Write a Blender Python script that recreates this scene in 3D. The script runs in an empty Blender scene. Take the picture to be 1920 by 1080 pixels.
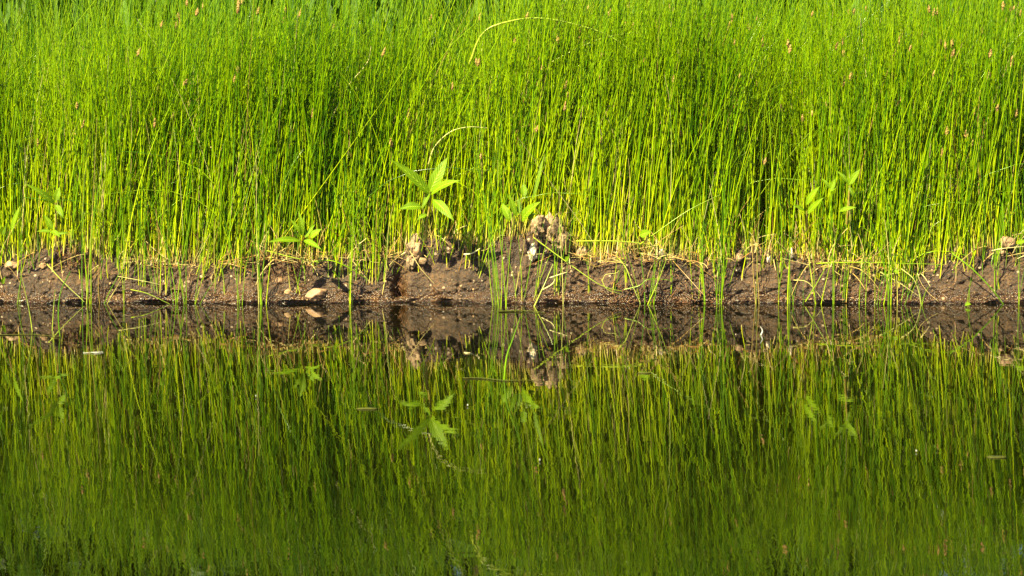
import bpy, math, random
import numpy as np
from mathutils import Vector, Matrix, noise as mnoise
random.seed(11)
rng = np.random.default_rng(23)
scene = bpy.context.scene
COL = scene.collection

# ------------------------------------------------------------------ camera
CAM = np.array([0.0, -5.0, 0.56]); AIM = np.array([0.0, 0.0, 0.0233])
LENS = 113.2
cd = bpy.data.cameras.new("camera"); cam = bpy.data.objects.new("camera", cd); COL.objects.link(cam)
cam.location = CAM
cam.rotation_euler = Vector(AIM - CAM).to_track_quat('-Z', 'Y').to_euler()
cd.lens = LENS; cd.sensor_width = 36; cd.clip_start = 0.05; cd.clip_end = 500
cd.dof.use_dof = True; cd.dof.focus_distance = 5.05; cd.dof.aperture_fstop = 22.0
scene.camera = cam
_f = (AIM - CAM) / np.linalg.norm(AIM - CAM)
_r = np.cross(_f, [0, 0, 1]); _r /= np.linalg.norm(_r)
_u = np.cross(_r, _f)
def ray(px, py):
    s = 36.0 / 1920 / LENS
    return _f + _r * (px - 960) * s + _u * (540 - py) * s
def at(px, py, y):                      # where the line of sight meets the upright plane at depth y
    d = ray(px, py); return CAM + d * ((y - CAM[1]) / d[1])
def on_water(px, py, z=0.0):
    d = ray(px, py); return CAM + d * ((z - CAM[2]) / d[2])

# ------------------------------------------------------------------ helpers
def tag(o, label=None, cat=None, group=None, kind=None):
    if label: o['label'] = label
    if cat: o['category'] = cat
    if group: o['group'] = group
    if kind: o['kind'] = kind
    return o
def mesh_obj(name, verts, faces, mat, parent=None, attr=None, smooth=True):
    verts = np.asarray(verts, dtype=np.float32).reshape(-1, 3)
    me = bpy.data.meshes.new(name)
    if isinstance(faces, np.ndarray):
        n, k = faces.shape
        me.vertices.add(len(verts)); me.vertices.foreach_set('co', verts.ravel())
        me.loops.add(n * k); me.loops.foreach_set('vertex_index', faces.astype(np.int32).ravel())
        me.polygons.add(n); me.polygons.foreach_set('loop_start', np.arange(n, dtype=np.int32) * k)
        me.update(calc_edges=True); me.validate()
    else:
        me.from_pydata([tuple(v) for v in verts.tolist()], [], faces); me.update()
    if smooth: me.polygons.foreach_set('use_smooth', np.ones(len(me.polygons), dtype=bool))
    if attr is not None:
        a = me.attributes.new('tint', 'FLOAT_COLOR', 'POINT')
        a.data.foreach_set('color', np.asarray(attr, dtype=np.float32).reshape(-1, 4).ravel())
    if mat: me.materials.append(mat)
    o = bpy.data.objects.new(name, me); COL.objects.link(o)
    if parent: o.parent = parent
    return o
def place(o, loc):                      # put the origin of a world-space mesh at loc
    loc = Vector([float(c) for c in loc]); o.data.transform(Matrix.Translation(-loc)); o.location = loc; return o
def empty(name, loc):
    o = bpy.data.objects.new(name, None); o.empty_display_size = .02; o.location = [float(c) for c in loc]; COL.objects.link(o); return o

def _hash(i, j, k):
    h = (i * 374761393 + j * 668265263 + k * 2147483647 + 1013904223) & 0xFFFFFFFF
    h = ((h ^ (h >> 13)) * 1274126177) & 0xFFFFFFFF
    h = h ^ (h >> 16)
    return (h & 0xFFFF) / 65535.0 * 2 - 1
def vnoise(x, y, z=0.0):
    x = np.asarray(x, float); y = np.asarray(y, float); z = np.asarray(z, float)
    x, y, z = np.broadcast_arrays(x, y, z)
    xi = np.floor(x).astype(np.int64); yi = np.floor(y).astype(np.int64); zi = np.floor(z).astype(np.int64)
    fx, fy, fz = x - xi, y - yi, z - zi
    fx = fx * fx * (3 - 2 * fx); fy = fy * fy * (3 - 2 * fy); fz = fz * fz * (3 - 2 * fz)
    r = 0
    for a in (0, 1):
        for b in (0, 1):
            for c in (0, 1):
                w = (fx if a else 1 - fx) * (fy if b else 1 - fy) * (fz if c else 1 - fz)
                r = r + w * _hash(xi + a, yi + b, zi + c)
    return r
def fbm(x, y, z=0.0, o=4, g=.5):
    r = 0; a = 1; x = np.asarray(x, float); y = np.asarray(y, float); z = np.asarray(z, float)
    for k in range(o):
        r = r + a * vnoise(x + 17.3 * k, y - 9.1 * k, z + 5.7 * k); a *= g; x = x * 2.03; y = y * 2.03; z = z * 2.03
    return r

def tubes(P, R, sides=3):               # P (N,K,3) centre lines, R (N,K) radii
    P = np.asarray(P, float); R = np.asarray(R, float)
    N, K, _ = P.shape
    T = np.gradient(P, axis=1); T /= np.linalg.norm(T, axis=2, keepdims=True) + 1e-12
    ref = np.array([.12, .97, .2])
    A = np.cross(T, ref); A /= np.linalg.norm(A, axis=2, keepdims=True) + 1e-12
    B = np.cross(T, A)
    ph = rng.random(N)[:, None, None] * 6.283 if sides < 5 else 0
    V = np.zeros((N, K, sides, 3))
    for s in range(sides):
        an = 2 * math.pi * s / sides + ph
        V[:, :, s] = P + (A * np.cos(an) + B * np.sin(an)) * R[:, :, None]
    i = np.arange(N)[:, None, None] * K * sides + np.arange(K - 1)[None, :, None] * sides
    s = np.arange(sides)[None, None, :]; s2 = (s + 1) % sides
    F = np.stack([i + s, i + s2, i + sides + s2, i + sides + s], axis=-1).reshape(-1, 4)
    return V.reshape(-1, 3), F
def tint_of(N, K, sides, rand, dry, extra=None):
    a = np.zeros((N, K, sides, 4))
    a[..., 0] = np.asarray(rand)[:, None, None]; a[..., 1] = np.linspace(0, 1, K)[None, :, None]
    a[..., 2] = np.asarray(dry)[:, None, None]; a[..., 3] = 1 if extra is None else np.asarray(extra)[:, None, None]
    return a
def catmull(pts, K):
    pts = [np.asarray(p, float) for p in pts]
    q = [2 * pts[0] - pts[1]] + pts + [2 * pts[-1] - pts[-2]]
    out = []
    for u in np.linspace(0, len(pts) - 1 - 1e-6, K):
        i = int(u); t = u - i; a, b, c, d = q[i:i + 4]
        out.append(.5 * (2 * b + (c - a) * t + (2 * a - 5 * b + 4 * c - d) * t * t + (3 * b - a - 3 * c + d) * t ** 3))
    return np.array(out)

# ------------------------------------------------------------------ materials
def new_mat(name):
    m = bpy.data.materials.new(name); m.use_nodes = True; nt = m.node_tree; nt.nodes.clear()
    return m, nt, nt.nodes, nt.links
def nd(nt, t, **k):
    n = nt.nodes.new(t)
    for a, b in k.items():
        if a.startswith('i_'): n.inputs[a[2:].replace('_', ' ')].default_value = b
        else: setattr(n, a, b)
    return n
def ramp(nt, stops, interp='LINEAR'):
    n = nt.nodes.new('ShaderNodeValToRGB'); e = n.color_ramp.elements; n.color_ramp.interpolation = interp
    while len(e) < len(stops): e.new(.5)
    for k, (p, c) in enumerate(stops):
        e[k].position = p; e[k].color = (*c, 1) if len(c) == 3 else c
    return n
def mixc(nt, fac, a, b, blend='MIX'):
    n = nt.nodes.new('ShaderNodeMix'); n.data_type = 'RGBA'; n.blend_type = blend
    for s, v in ((n.inputs[0], fac), (n.inputs[6], a), (n.inputs[7], b)):
        if isinstance(v, (int, float)): s.default_value = v
        elif isinstance(v, tuple): s.default_value = (*v, 1)
        else: nt.links.new(v, s)
    return n.outputs[2]
def leaf_shader(nt, color, rough, trans, spec=.5, bump=None, tcol=None):
    p = nd(nt, 'ShaderNodeBsdfPrincipled', i_Roughness=rough)
    p.inputs['Specular IOR Level'].default_value = spec
    t = nt.nodes.new('ShaderNodeBsdfTranslucent'); mx = nt.nodes.new('ShaderNodeMixShader'); mx.inputs[0].default_value = trans
    out = nt.nodes.new('ShaderNodeOutputMaterial')
    nt.links.new(color, p.inputs['Base Color']); nt.links.new(tcol or color, t.inputs['Color'])
    if bump: nt.links.new(bump, p.inputs['Normal'])
    nt.links.new(p.outputs[0], mx.inputs[1]); nt.links.new(t.outputs[0], mx.inputs[2]); nt.links.new(mx.outputs[0], out.inputs[0])

def rush_material():
    m, nt, N, L = new_mat('rush')
    a = nd(nt, 'ShaderNodeAttribute', attribute_name='tint'); sp = N.new('ShaderNodeSeparateColor'); L.new(a.outputs['Color'], sp.inputs[0])
    rnd, t, dry = sp.outputs
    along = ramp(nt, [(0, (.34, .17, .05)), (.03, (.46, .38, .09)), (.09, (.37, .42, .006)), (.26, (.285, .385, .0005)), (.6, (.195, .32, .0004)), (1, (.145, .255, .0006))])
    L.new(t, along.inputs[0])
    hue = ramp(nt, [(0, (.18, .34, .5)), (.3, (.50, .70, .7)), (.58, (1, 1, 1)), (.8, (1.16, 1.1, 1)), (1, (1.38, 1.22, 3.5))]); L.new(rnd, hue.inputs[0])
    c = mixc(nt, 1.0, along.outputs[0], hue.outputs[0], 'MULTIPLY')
    straw = ramp(nt, [(0, (.34, .15, .05)), (.4, (.44, .31, .10)), (1, (.72, .62, .34))]); L.new(rnd, straw.inputs[0])
    c = mixc(nt, dry, c, straw.outputs[0])
    g = N.new('ShaderNodeNewGeometry')
    ns = nd(nt, 'ShaderNodeTexNoise', i_Scale=55.0, i_Detail=2.0); L.new(g.outputs['Position'], ns.inputs['Vector'])
    mott = ramp(nt, [(.3, (.75, .8, .7)), (.6, (1.05, 1.03, 1))]); L.new(ns.outputs[0], mott.inputs[0])
    c = mixc(nt, .8, c, mott.outputs[0], 'MULTIPLY')
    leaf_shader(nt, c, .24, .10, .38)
    return m
def leaf_material(name, base, vein, dark, trans=.3):
    m, nt, N, L = new_mat(name)
    a = nd(nt, 'ShaderNodeAttribute', attribute_name='tint'); sp = N.new('ShaderNodeSeparateColor'); L.new(a.outputs['Color'], sp.inputs[0])
    rnd, t, w = sp.outputs              # w = distance from midrib 0..1
    ab = N.new('ShaderNodeMath'); ab.operation = 'SUBTRACT'; L.new(t, ab.inputs[0])
    ml = nd(nt, 'ShaderNodeMath', operation='MULTIPLY'); ml.inputs[1].default_value = .22; L.new(w, ml.inputs[0]); L.new(ml.outputs[0], ab.inputs[1])
    fr = nd(nt, 'ShaderNodeMath', operation='MULTIPLY'); fr.inputs[1].default_value = 62.0; L.new(ab.outputs[0], fr.inputs[0])
    sn = nd(nt, 'ShaderNodeMath', operation='SINE'); L.new(fr.outputs[0], sn.inputs[0])
    sidev = ramp(nt, [(.9, (0, 0, 0)), (1, (.35, .35, .35))]); L.new(sn.outputs[0], sidev.inputs[0])
    mid = ramp(nt, [(.05, (.9, .9, .9)), (.13, (0, 0, 0))]); L.new(w, mid.inputs[0])
    c0 = mixc(nt, rnd, dark, base)
    g = N.new('ShaderNodeNewGeometry')
    ns = nd(nt, 'ShaderNodeTexNoise', i_Scale=90.0, i_Detail=3.0); L.new(g.outputs['Position'], ns.inputs['Vector'])
    mott = ramp(nt, [(.35, (.78, .82, .7)), (.65, (1.06, 1.05, 1))]); L.new(ns.outputs[0], mott.inputs[0])
    c0 = mixc(nt, .8, c0, mott.outputs[0], 'MULTIPLY')
    c1 = mixc(nt, sidev.outputs[0], c0, vein); c2 = mixc(nt, mid.outputs[0], c1, vein)
    b = nd(nt, 'ShaderNodeBump', i_Strength=.5, i_Distance=.0006); L.new(sn.outputs[0], b.inputs['Height'])
    leaf_shader(nt, c2, .45, trans, .25, b.outputs[0])
    return m
def mud_material():
    m, nt, N, L = new_mat('mud')
    tc = N.new('ShaderNodeNewGeometry'); pos = tc.outputs['Position']
    n1 = nd(nt, 'ShaderNodeTexNoise', i_Scale=22.0, i_Detail=6.0, i_Roughness=.65); L.new(pos, n1.inputs['Vector'])
    n2 = nd(nt, 'ShaderNodeTexNoise', i_Scale=230.0, i_Detail=4.0, i_Roughness=.7); L.new(pos, n2.inputs['Vector'])
    v = nd(nt, 'ShaderNodeTexVoronoi', i_Scale=150.0); L.new(pos, v.inputs['Vector'])
    c = ramp(nt, [(.28, (.017, .0082, .0026)), (.5, (.050, .0245, .0078)), (.74, (.096, .050, .018))]); L.new(n1.outputs[0], c.inputs[0])
    gr = ramp(nt, [(.34, (.35, .32, .3)), (.5, (1, 1, 1)), (.68, (2.0, 1.9, 1.7))]); L.new(n2.outputs[0], gr.inputs[0])
    cc = mixc(nt, 1, c.outputs[0], gr.outputs[0], 'MULTIPLY')
    # scattered mineral grains
    vs = N.new('ShaderNodeSeparateColor'); L.new(v.outputs['Color'], vs.inputs[0])
    gm = nd(nt, 'ShaderNodeMath', operation='GREATER_THAN'); gm.inputs[1].default_value = .93; L.new(vs.outputs[0], gm.inputs[0])
    gd = nd(nt, 'ShaderNodeMath', operation='LESS_THAN'); gd.inputs[1].default_value = .33; L.new(v.outputs['Distance'], gd.inputs[0])
    gg = nd(nt, 'ShaderNodeMath', operation='MULTIPLY'); L.new(gm.outputs[0], gg.inputs[0]); L.new(gd.outputs[0], gg.inputs[1])
    cc = mixc(nt, gg.outputs[0], cc, (.34, .25, .16))
    # wetness: height above the water plus noise
    sz = N.new('ShaderNodeSeparateXYZ'); L.new(pos, sz.inputs[0])
    ad = nd(nt, 'ShaderNodeMath', operation='MULTIPLY_ADD'); ad.inputs[1].default_value = -.045; L.new(n1.outputs[0], ad.inputs[0]); L.new(sz.outputs[2], ad.inputs[2])
    wet = nd(nt, 'ShaderNodeMapRange'); L.new(ad.outputs[0], wet.inputs[0])
    wet.inputs[1].default_value = .012; wet.inputs[2].default_value = -.012; wet.inputs[3].default_value = 0; wet.inputs[4].default_value = 1
    ocean = mixc(nt, wet.outputs[0], cc, mixc(nt, 1, cc, (.80, .70, .56), 'MULTIPLY'))
    rr = nd(nt, 'ShaderNodeMapRange'); L.new(wet.outputs[0], rr.inputs[0]); rr.inputs[3].default_value = .62; rr.inputs[4].default_value = .2
    b1 = nd(nt, 'ShaderNodeBump', i_Strength=1.0, i_Distance=.006); L.new(n1.outputs[0], b1.inputs['Height'])
    b2 = nd(nt, 'ShaderNodeBump', i_Strength=1.0, i_Distance=.004); L.new(n2.outputs[0], b2.inputs['Height']); L.new(b1.outputs[0], b2.inputs['Normal'])
    p = nd(nt, 'ShaderNodeBsdfPrincipled'); L.new(ocean, p.inputs['Base Color']); L.new(rr.outputs[0], p.inputs['Roughness']); L.new(b2.outputs[0], p.inputs['Normal'])
    p.inputs['Specular IOR Level'].default_value = .55
    o = N.new('ShaderNodeOutputMaterial'); L.new(p.outputs[0], o.inputs[0])
    return m
def stone_material(name, a, b, scale=60.0, rough=.75, distance=.0025):
    m, nt, N, L = new_mat(name)
    g = N.new('ShaderNodeNewGeometry'); pos = g.outputs['Position']
    oi = N.new('ShaderNodeObjectInfo')
    n = nd(nt, 'ShaderNodeTexNoise', i_Scale=scale, i_Detail=6.0, i_Roughness=.65); L.new(pos, n.inputs['Vector'])
    n2 = nd(nt, 'ShaderNodeTexNoise', i_Scale=scale * 5, i_Detail=4.0, i_Roughness=.7); L.new(pos, n2.inputs['Vector'])
    c = ramp(nt, [(.33, a), (.6, b)]); L.new(n.outputs[0], c.inputs[0])
    gr = ramp(nt, [(.3, (.62, .58, .52)), (.6, (1.1, 1.1, 1.1))]); L.new(n2.outputs[0], gr.inputs[0])
    cc = mixc(nt, 1, c.outputs[0], gr.outputs[0], 'MULTIPLY')
    hr = ramp(nt, [(0, (.7, .62, .55)), (1, (1.15, 1.1, 1.0))]); L.new(oi.outputs['Random'], hr.inputs[0])
    cc = mixc(nt, 1, cc, hr.outputs[0], 'MULTIPLY')
    b1 = nd(nt, 'ShaderNodeBump', i_Strength=1.0, i_Distance=distance); L.new(n.outputs[0], b1.inputs['Height'])
    b2 = nd(nt, 'ShaderNodeBump', i_Strength=.8, i_Distance=.0008); L.new(n2.outputs[0], b2.inputs['Height']); L.new(b1.outputs[0], b2.inputs['Normal'])
    p = nd(nt, 'ShaderNodeBsdfPrincipled', i_Roughness=rough); L.new(cc, p.inputs['Base Color']); L.new(b2.outputs[0], p.inputs['Normal'])
    o = N.new('ShaderNodeOutputMaterial'); L.new(p.outputs[0], o.inputs[0])
    return m
def water_material():
    m, nt, N, L = new_mat('water')
    g = N.new('ShaderNodeNewGeometry'); pos = g.outputs['Position']
    mp = nd(nt, 'ShaderNodeMapping'); mp.inputs['Scale'].default_value = (1.0, .8, 1); L.new(pos, mp.inputs[0])
    n1 = nd(nt, 'ShaderNodeTexNoise', i_Scale=WAVE1[0], i_Detail=2.0, i_Roughness=.45); L.new(mp.outputs[0], n1.inputs['Vector'])
    n2 = nd(nt, 'ShaderNodeTexNoise', i_Scale=WAVE2[0], i_Detail=1.0); L.new(mp.outputs[0], n2.inputs['Vector'])
    b1 = nd(nt, 'ShaderNodeBump', i_Strength=1.0, i_Distance=WAVE1[1]); L.new(n1.outputs[0], b1.inputs['Height'])
    b2 = nd(nt, 'ShaderNodeBump', i_Strength=1.0, i_Distance=WAVE2[1]); L.new(n2.outputs[0], b2.inputs['Height']); L.new(b1.outputs[0], b2.inputs['Normal'])
    nb = nd(nt, 'ShaderNodeTexNoise', i_Scale=2.2, i_Detail=5.0); L.new(pos, nb.inputs['Vector'])
    c = ramp(nt, [(.3, (.0012, .0013, .0003)), (.7, (.0035, .0032, .0006))]); L.new(nb.outputs[0], c.inputs[0])
    p = nd(nt, 'ShaderNodeBsdfPrincipled', i_Roughness=.004, i_IOR=1.30); L.new(c.outputs[0], p.inputs['Base Color']); L.new(b2.outputs[0], p.inputs['Normal'])
    o = N.new('ShaderNodeOutputMaterial'); L.new(p.outputs[0], o.inputs[0])
    return m
def plain(name, c1, c2, rough=.6, scale=200.0, trans=0.0):
    m, nt, N, L = new_mat(name)
    g = N.new('ShaderNodeNewGeometry')
    n = nd(nt, 'ShaderNodeTexNoise', i_Scale=scale, i_Detail=3.0); L.new(g.outputs['Position'], n.inputs['Vector'])
    c = ramp(nt, [(.3, c1), (.7, c2)]); L.new(n.outputs[0], c.inputs[0])
    leaf_shader(nt, c.outputs[0], rough, trans, .12)
    return m
WAVE1 = (13.0, .00008); WAVE2 = (60.0, .00005)
M_RUSH = rush_material()
M_LEAF = leaf_material('broad_leaf', (.18, .30, .004), (.25, .37, .014), (.09, .17, .002), .25)
M_DARKLEAF = leaf_material('shrub_leaf', (.055, .12, .004), (.07, .14, .01), (.018, .05, .003), .25)
M_BLADE = leaf_material('meadow_blade', (.09, .19, .003), (.10, .2, .006), (.022, .07, .002), .3)
M_MUD = mud_material()
M_STONE_TAN = stone_material('tan_stone', (.17, .095, .045), (.40, .29, .18))
M_STONE_WHITE = stone_material('white_stone', (.42, .34, .24), (.72, .66, .55))
M_CLOD = stone_material('dried_clod', (.07, .045, .027), (.36, .27, .17), 75, .9, .005)
M_PINK = stone_material('pink_stone', (.16, .08, .035), (.48, .34, .22), 55, .5)
M_PEBBLE = stone_material('pebble', (.18, .095, .045), (.36, .24, .13), 90, .6)
M_WATER = water_material()
M_HEAD = plain('seed_head', (.15, .075, .018), (.42, .28, .10), .6, 420.0)
M_BARK = plain('bark', (.05, .035, .02), (.12, .085, .05), .8, 60.0)
M_STALK = plain('red_stalk', (.22, .13, .03), (.30, .30, .05), .5, 120.0)
M_FLUFF = plain('white_down', (.35, .35, .32), (.6, .6, .56), .7, 300.0, .3)
M_SCRAP = plain('pondweed', (.035, .04, .006), (.08, .085, .015), .55, 90.0, .2)
M_ROOT = plain('root', (.06, .03, .015), (.20, .10, .05), .6, 150.0)

# ------------------------------------------------------------------ ground and bank
EDGE = [(-400, 478), (-150, 472), (0, 486), (50, 480), (110, 464), (170, 472), (250, 484), (330, 488), (390, 490), (450, 486), (520, 474), (570, 484), (620, 484), (655, 472), (700, 482), (745, 476), (785, 452), (850, 456), (900, 462), (940, 446), (985, 436), (1040, 440), (1065, 468), (1100, 482), (1200, 476), (1250, 472), (1300, 484), (1370, 478), (1410, 464), (1450, 478), (1500, 484), (1570, 492), (1640, 498), (1700, 506), (1745, 492), (1800, 478), (1860, 464), (1920, 464), (2080, 474), (2400, 470)]
_ex = np.array([at(p, 568, 0)[0] for p, q in EDGE]); _ez = np.array([at(p, q, .035)[2] for p, q in EDGE])
def edge_h(x):
    x = np.asarray(x, float)
    return np.interp(x, _ex, _ez) + .0035 * fbm(x * 28, x * 0 + 3.3, 0, 3) + .002 * vnoise(x * 150, 1.5)
def face_y(x, u):                       # depth of the bank face at height fraction u
    return -.004 + .034 * np.clip(u, 0, 1) ** 1.3 + .012 * fbm(x * 5, u * 1.2, 2.2, 3)
def ground_z(x, y):
    x = np.asarray(x, float); y = np.asarray(y, float)
    k = np.clip((y - .05) / .5, 0, 1); k = k * k * (3 - 2 * k)
    far = .088 + .01 * fbm(x * 3, y * 3, 4.4, 3) + .012 * np.clip(y - .5, 0, 60)
    return edge_h(x) * (1 - k) + far * k
def build_ground():
    xs = np.concatenate([-np.geomspace(60, 1.25, 30), np.arange(-1.22, 1.2201, .0016), np.geomspace(1.25, 60, 30)])
    rows = []                           # (kind, value)
    for y, z in ((-60, -1.5), (-8, -.9), (-3, -.5), (-1, -.3), (-.4, -.16), (-.15, -.08), (-.06, -.03)): rows.append(('bed', y, z))
    for z in (-.012, -.006, -.002): rows.append(('foot', .006, z))
    for z in (.0008, .003, .0048): rows.append(('foot', .004, z))
    for u in np.linspace(.07, 1, 72): rows.append(('face', u, 0))
    for y in np.linspace(.002, .30, 75): rows.append(('top', y, 0))
    for y in np.geomspace(.31, 60, 40): rows.append(('top', y, 0))
    X = xs; H = edge_h(X); V = []
    for kind, a, b in rows:
        if kind == 'bed':
            y = np.full_like(X, a); z = np.full_like(X, b)
        elif kind == 'foot':
            y = face_y(X, .03) + a - .004 + .006 * fbm(X * 30, b * 60, 8, 4); z = np.full_like(X, b)
        else:
            if kind == 'face': u = np.full_like(X, a); y = face_y(X, a); z = H * a
            else: u = np.ones_like(X); y = face_y(X, 1.0) + a; z = ground_z(X, y)
            Z3 = z * 1.0
            big = fbm(X * 22, Z3 * 30, y * 22, 3); mid = fbm(X * 75, Z3 * 90 + 3, y * 75, 3); fin = fbm(X * 260, Z3 * 300, y * 260, 3, .6)
            rid = 1 - np.abs(fbm(X * 34 + 9, Z3 * 40, y * 34 + 2, 3))
            damp = 1.0 if a < .5 or kind == 'face' else .4
            amp = np.clip(u * 4, .5, 1)
            d = (.0050 * big + .0022 * mid + .0011 * fin - .0042 * np.clip(rid - .82, 0, 1) * 5) * amp
            # hollow dark hole with roots and smaller pits
            for cx, cz, rx, rz, dep in ((at(748, 540, 0)[0], .022, .008, .03, .03), (at(120, 490, 0)[0], .062, .018, .018, .016), (at(160, 500, 0)[0], .055, .02, .02, .018), (at(505, 520, 0)[0], .04, .02, .028, .018), (at(560, 515, 0)[0], .045, .014, .02, .013), (at(970, 500, 0)[0], .06, .03, .02, .01)):
                d = d - dep * np.exp(-((X - cx) / rx) ** 2 - ((z - cz) / rz) ** 2)
            fy = 1.0 if kind == 'face' else max(0.0, 1 - a / .04)
            y = y - d * (.25 + .75 * fy); z = z + d * (.35 if kind == 'face' else .9) * (1 if a < 1 or kind == 'face' else .4)
            if kind == 'top' and a > 5: z = z - .0
            z = np.maximum(z, .0035 + .003 * np.abs(vnoise(X * 90, 4.4)))
        V.append(np.stack([X, y, z], 1))
    V = np.array(V); r, c = V.shape[:2]
    i = (np.arange(r - 1)[:, None] * c + np.arange(c - 1)[None, :]).reshape(-1)
    F = np.stack([i, i + 1, i + c + 1, i + c], 1)
    g = mesh_obj('ground', V.reshape(-1, 3), F, M_MUD); tag(g, kind='structure')
    return V, rows
GV, GROWS = build_ground()
_face = GV[13:13 + 72]                  # rows of the face, for planting
def face_point(px, py):                 # point of the mud face at a given spot
    x = at(px, py, .012)[0]; z = at(px, py, .012)[2]
    j = int(np.clip(np.searchsorted(_face[0][:, 0], x), 1, _face.shape[1] - 2))
    colz = _face[:, j, 2]; k = int(np.argmin(np.abs(colz - z)))
    return np.array(_face[k, j])
w = mesh_obj('pond_water', [(-60, -60, 0), (60, -60, 0), (60, .04, 0), (-60, .04, 0)], [(0, 1, 2, 3)], M_WATER, smooth=False)
tag(w, kind='structure')

# ------------------------------------------------------------------ rushes, the uncountable mass
def rush_lines(x, y, z0, h, leanx, leany, bend, K=8):
    N = len(x); t = np.linspace(0, 1, K)[None, :]
    ax = np.asarray(leanx)[:, None]; ay = np.asarray(leany)[:, None]; b = np.asarray(bend)
    P = np.zeros((N, K, 3)); hh = np.asarray(h)[:, None]
    bx, by = b[:, :1], b[:, 1:2]
    P[..., 0] = x[:, None] + hh * (ax * t + bx * t ** 2.2)
    P[..., 1] = y[:, None] + hh * (ay * t + by * t ** 2.2)
    drop = np.clip((np.abs(bx) + np.abs(by)) * .55, 0, .9) * t ** 3
    P[..., 2] = z0[:, None] + hh * (t - drop)
    wob = .0016
    P[..., 0] += wob * rng.normal(size=(N, 1)) * np.sin(t * (3 + 5 * rng.random((N, 1))) + 6 * rng.random((N, 1)))
    return P
def height_field(x, y):
    base = .405 + .016 * np.clip(x / .8, -1, 1.3) + .034 * fbm(x * 3.6, y * 3.6, 1, 3)
    fall = np.interp(x, [-.8, .1, .8], [.32, .25, .16])
    return base * (1 - fall * np.clip(y, 0, 1.6) * (1 + .5 * vnoise(x * 4, y * 4, 9)))
def scatter(n, y0, y1, hw0, slope):
    y = y0 + (y1 - y0) * rng.random(n); hw = hw0 + slope * y
    x = (rng.random(n) * 2 - 1) * hw
    return x, y
def make_rushes():
    xs, ys = [], []
    for n, y0, y1 in ((15000, .030, .10), (22000, .10, .45), (9500, .45, 1.2), (5600, 1.2, 2.6)):
        x, y = scatter(n, y0, y1, 1.35, .25)
        # clumped growth: several stems share a rootstock
        k = rng.integers(0, n, n); cl = rng.random(n) < .55
        x = np.where(cl, x[k] + rng.normal(0, .007, n), x); y = np.where(cl, np.maximum(y[k] + rng.normal(0, .007, n), y0), y)
        d = fbm(x * 7, y * 5, 7.7, 3)
        keep = rng.random(n) < np.clip(.68 + 1.15 * d, .08, 1)
        if y0 < .06:
            bare = np.exp(-((x - at(850, 0, 0)[0]) / .07) ** 2) * .8
            keep &= rng.random(n) > bare
        xs.append(x[keep]); ys.append(y[keep])
    x = np.concatenate(xs); y = np.concatenate(ys) + 0
    N = len(x)
    y = y + (face_y(x, 1.0) - .030)
    z0 = ground_z(x, y) - .008
    h = height_field(x, y) * np.clip(rng.normal(.92, .2, N), .3, 1.3)
    short = rng.random(N) < .16; h = np.where(short, h * (.25 + .4 * rng.random(N)), h)
    side = fbm(x * 2.2, y * 2.2, 12, 2)
    lx = rng.normal(0, .07, N) * (1 + .9 * (y > .08)) + .06 * side + .015 + .04 * (x > -.1)
    ly = rng.normal(-.01, .06, N)
    strong = rng.random(N) < .10; lx = np.where(strong, lx + rng.normal(0, .28, N), lx)
    bx = rng.normal(.02, .07, N); by = rng.normal(-.02, .06, N)
    crazy = rng.random(N) < .04; bx = np.where(crazy, rng.normal(0, .5, N), bx); h = np.where(np.abs(bx) > .3, h * .55, h)
    rand = np.clip(.5 + .2 * fbm(x * 9, y * 9, 3, 2) + rng.normal(.02, .31, N), 0, 1)
    dry = (rng.random(N) < .085).astype(float) * (.6 + .4 * rng.random(N)); h = np.where(dry > 0, h * (.35 + .55 * rng.random(N)), h)
    # short shoots rooted on the face of the bank
    q = np.flatnonzero(rng.random(N) < .07)[:1900]; q = q[np.abs(x[q]) < 1.15]
    q = q[rng.random(len(q)) < np.clip(.35 + 1.3 * fbm(x[q] * 11, x[q] * 0 + 4, 2, 3), .03, 1)]
    u = 1 - .6 * rng.random(len(q)) ** 1.8; jj = np.searchsorted(_face[0][:, 0], x[q]); fp = _face[(u * 71).astype(int), jj]
    y[q] = fp[:, 1] + .001; z0[q] = fp[:, 2] - .003; h[q] = .03 + .2 * rng.random(len(q)) ** 1.3
    P = rush_lines(x, y, z0, h, lx, ly, np.stack([bx, by], 1))
    r0 = np.clip(rng.normal(.00084, .00024, N), .0005, .0017)
    r0 = r0 * (1 + .22 * np.clip(y, 0, 1.5)); K = P.shape[1]; R = r0[:, None] * np.linspace(1.05, .42, K)[None, :]
    R = np.where(dry[:, None] > 0, R * .65, R)
    V, F = tubes(P, R, 3)
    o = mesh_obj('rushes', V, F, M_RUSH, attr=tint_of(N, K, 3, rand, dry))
    tag(o, 'dense bright green rush stems covering the top of the mud bank', 'rushes', kind='stuff')
make_rushes()

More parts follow.
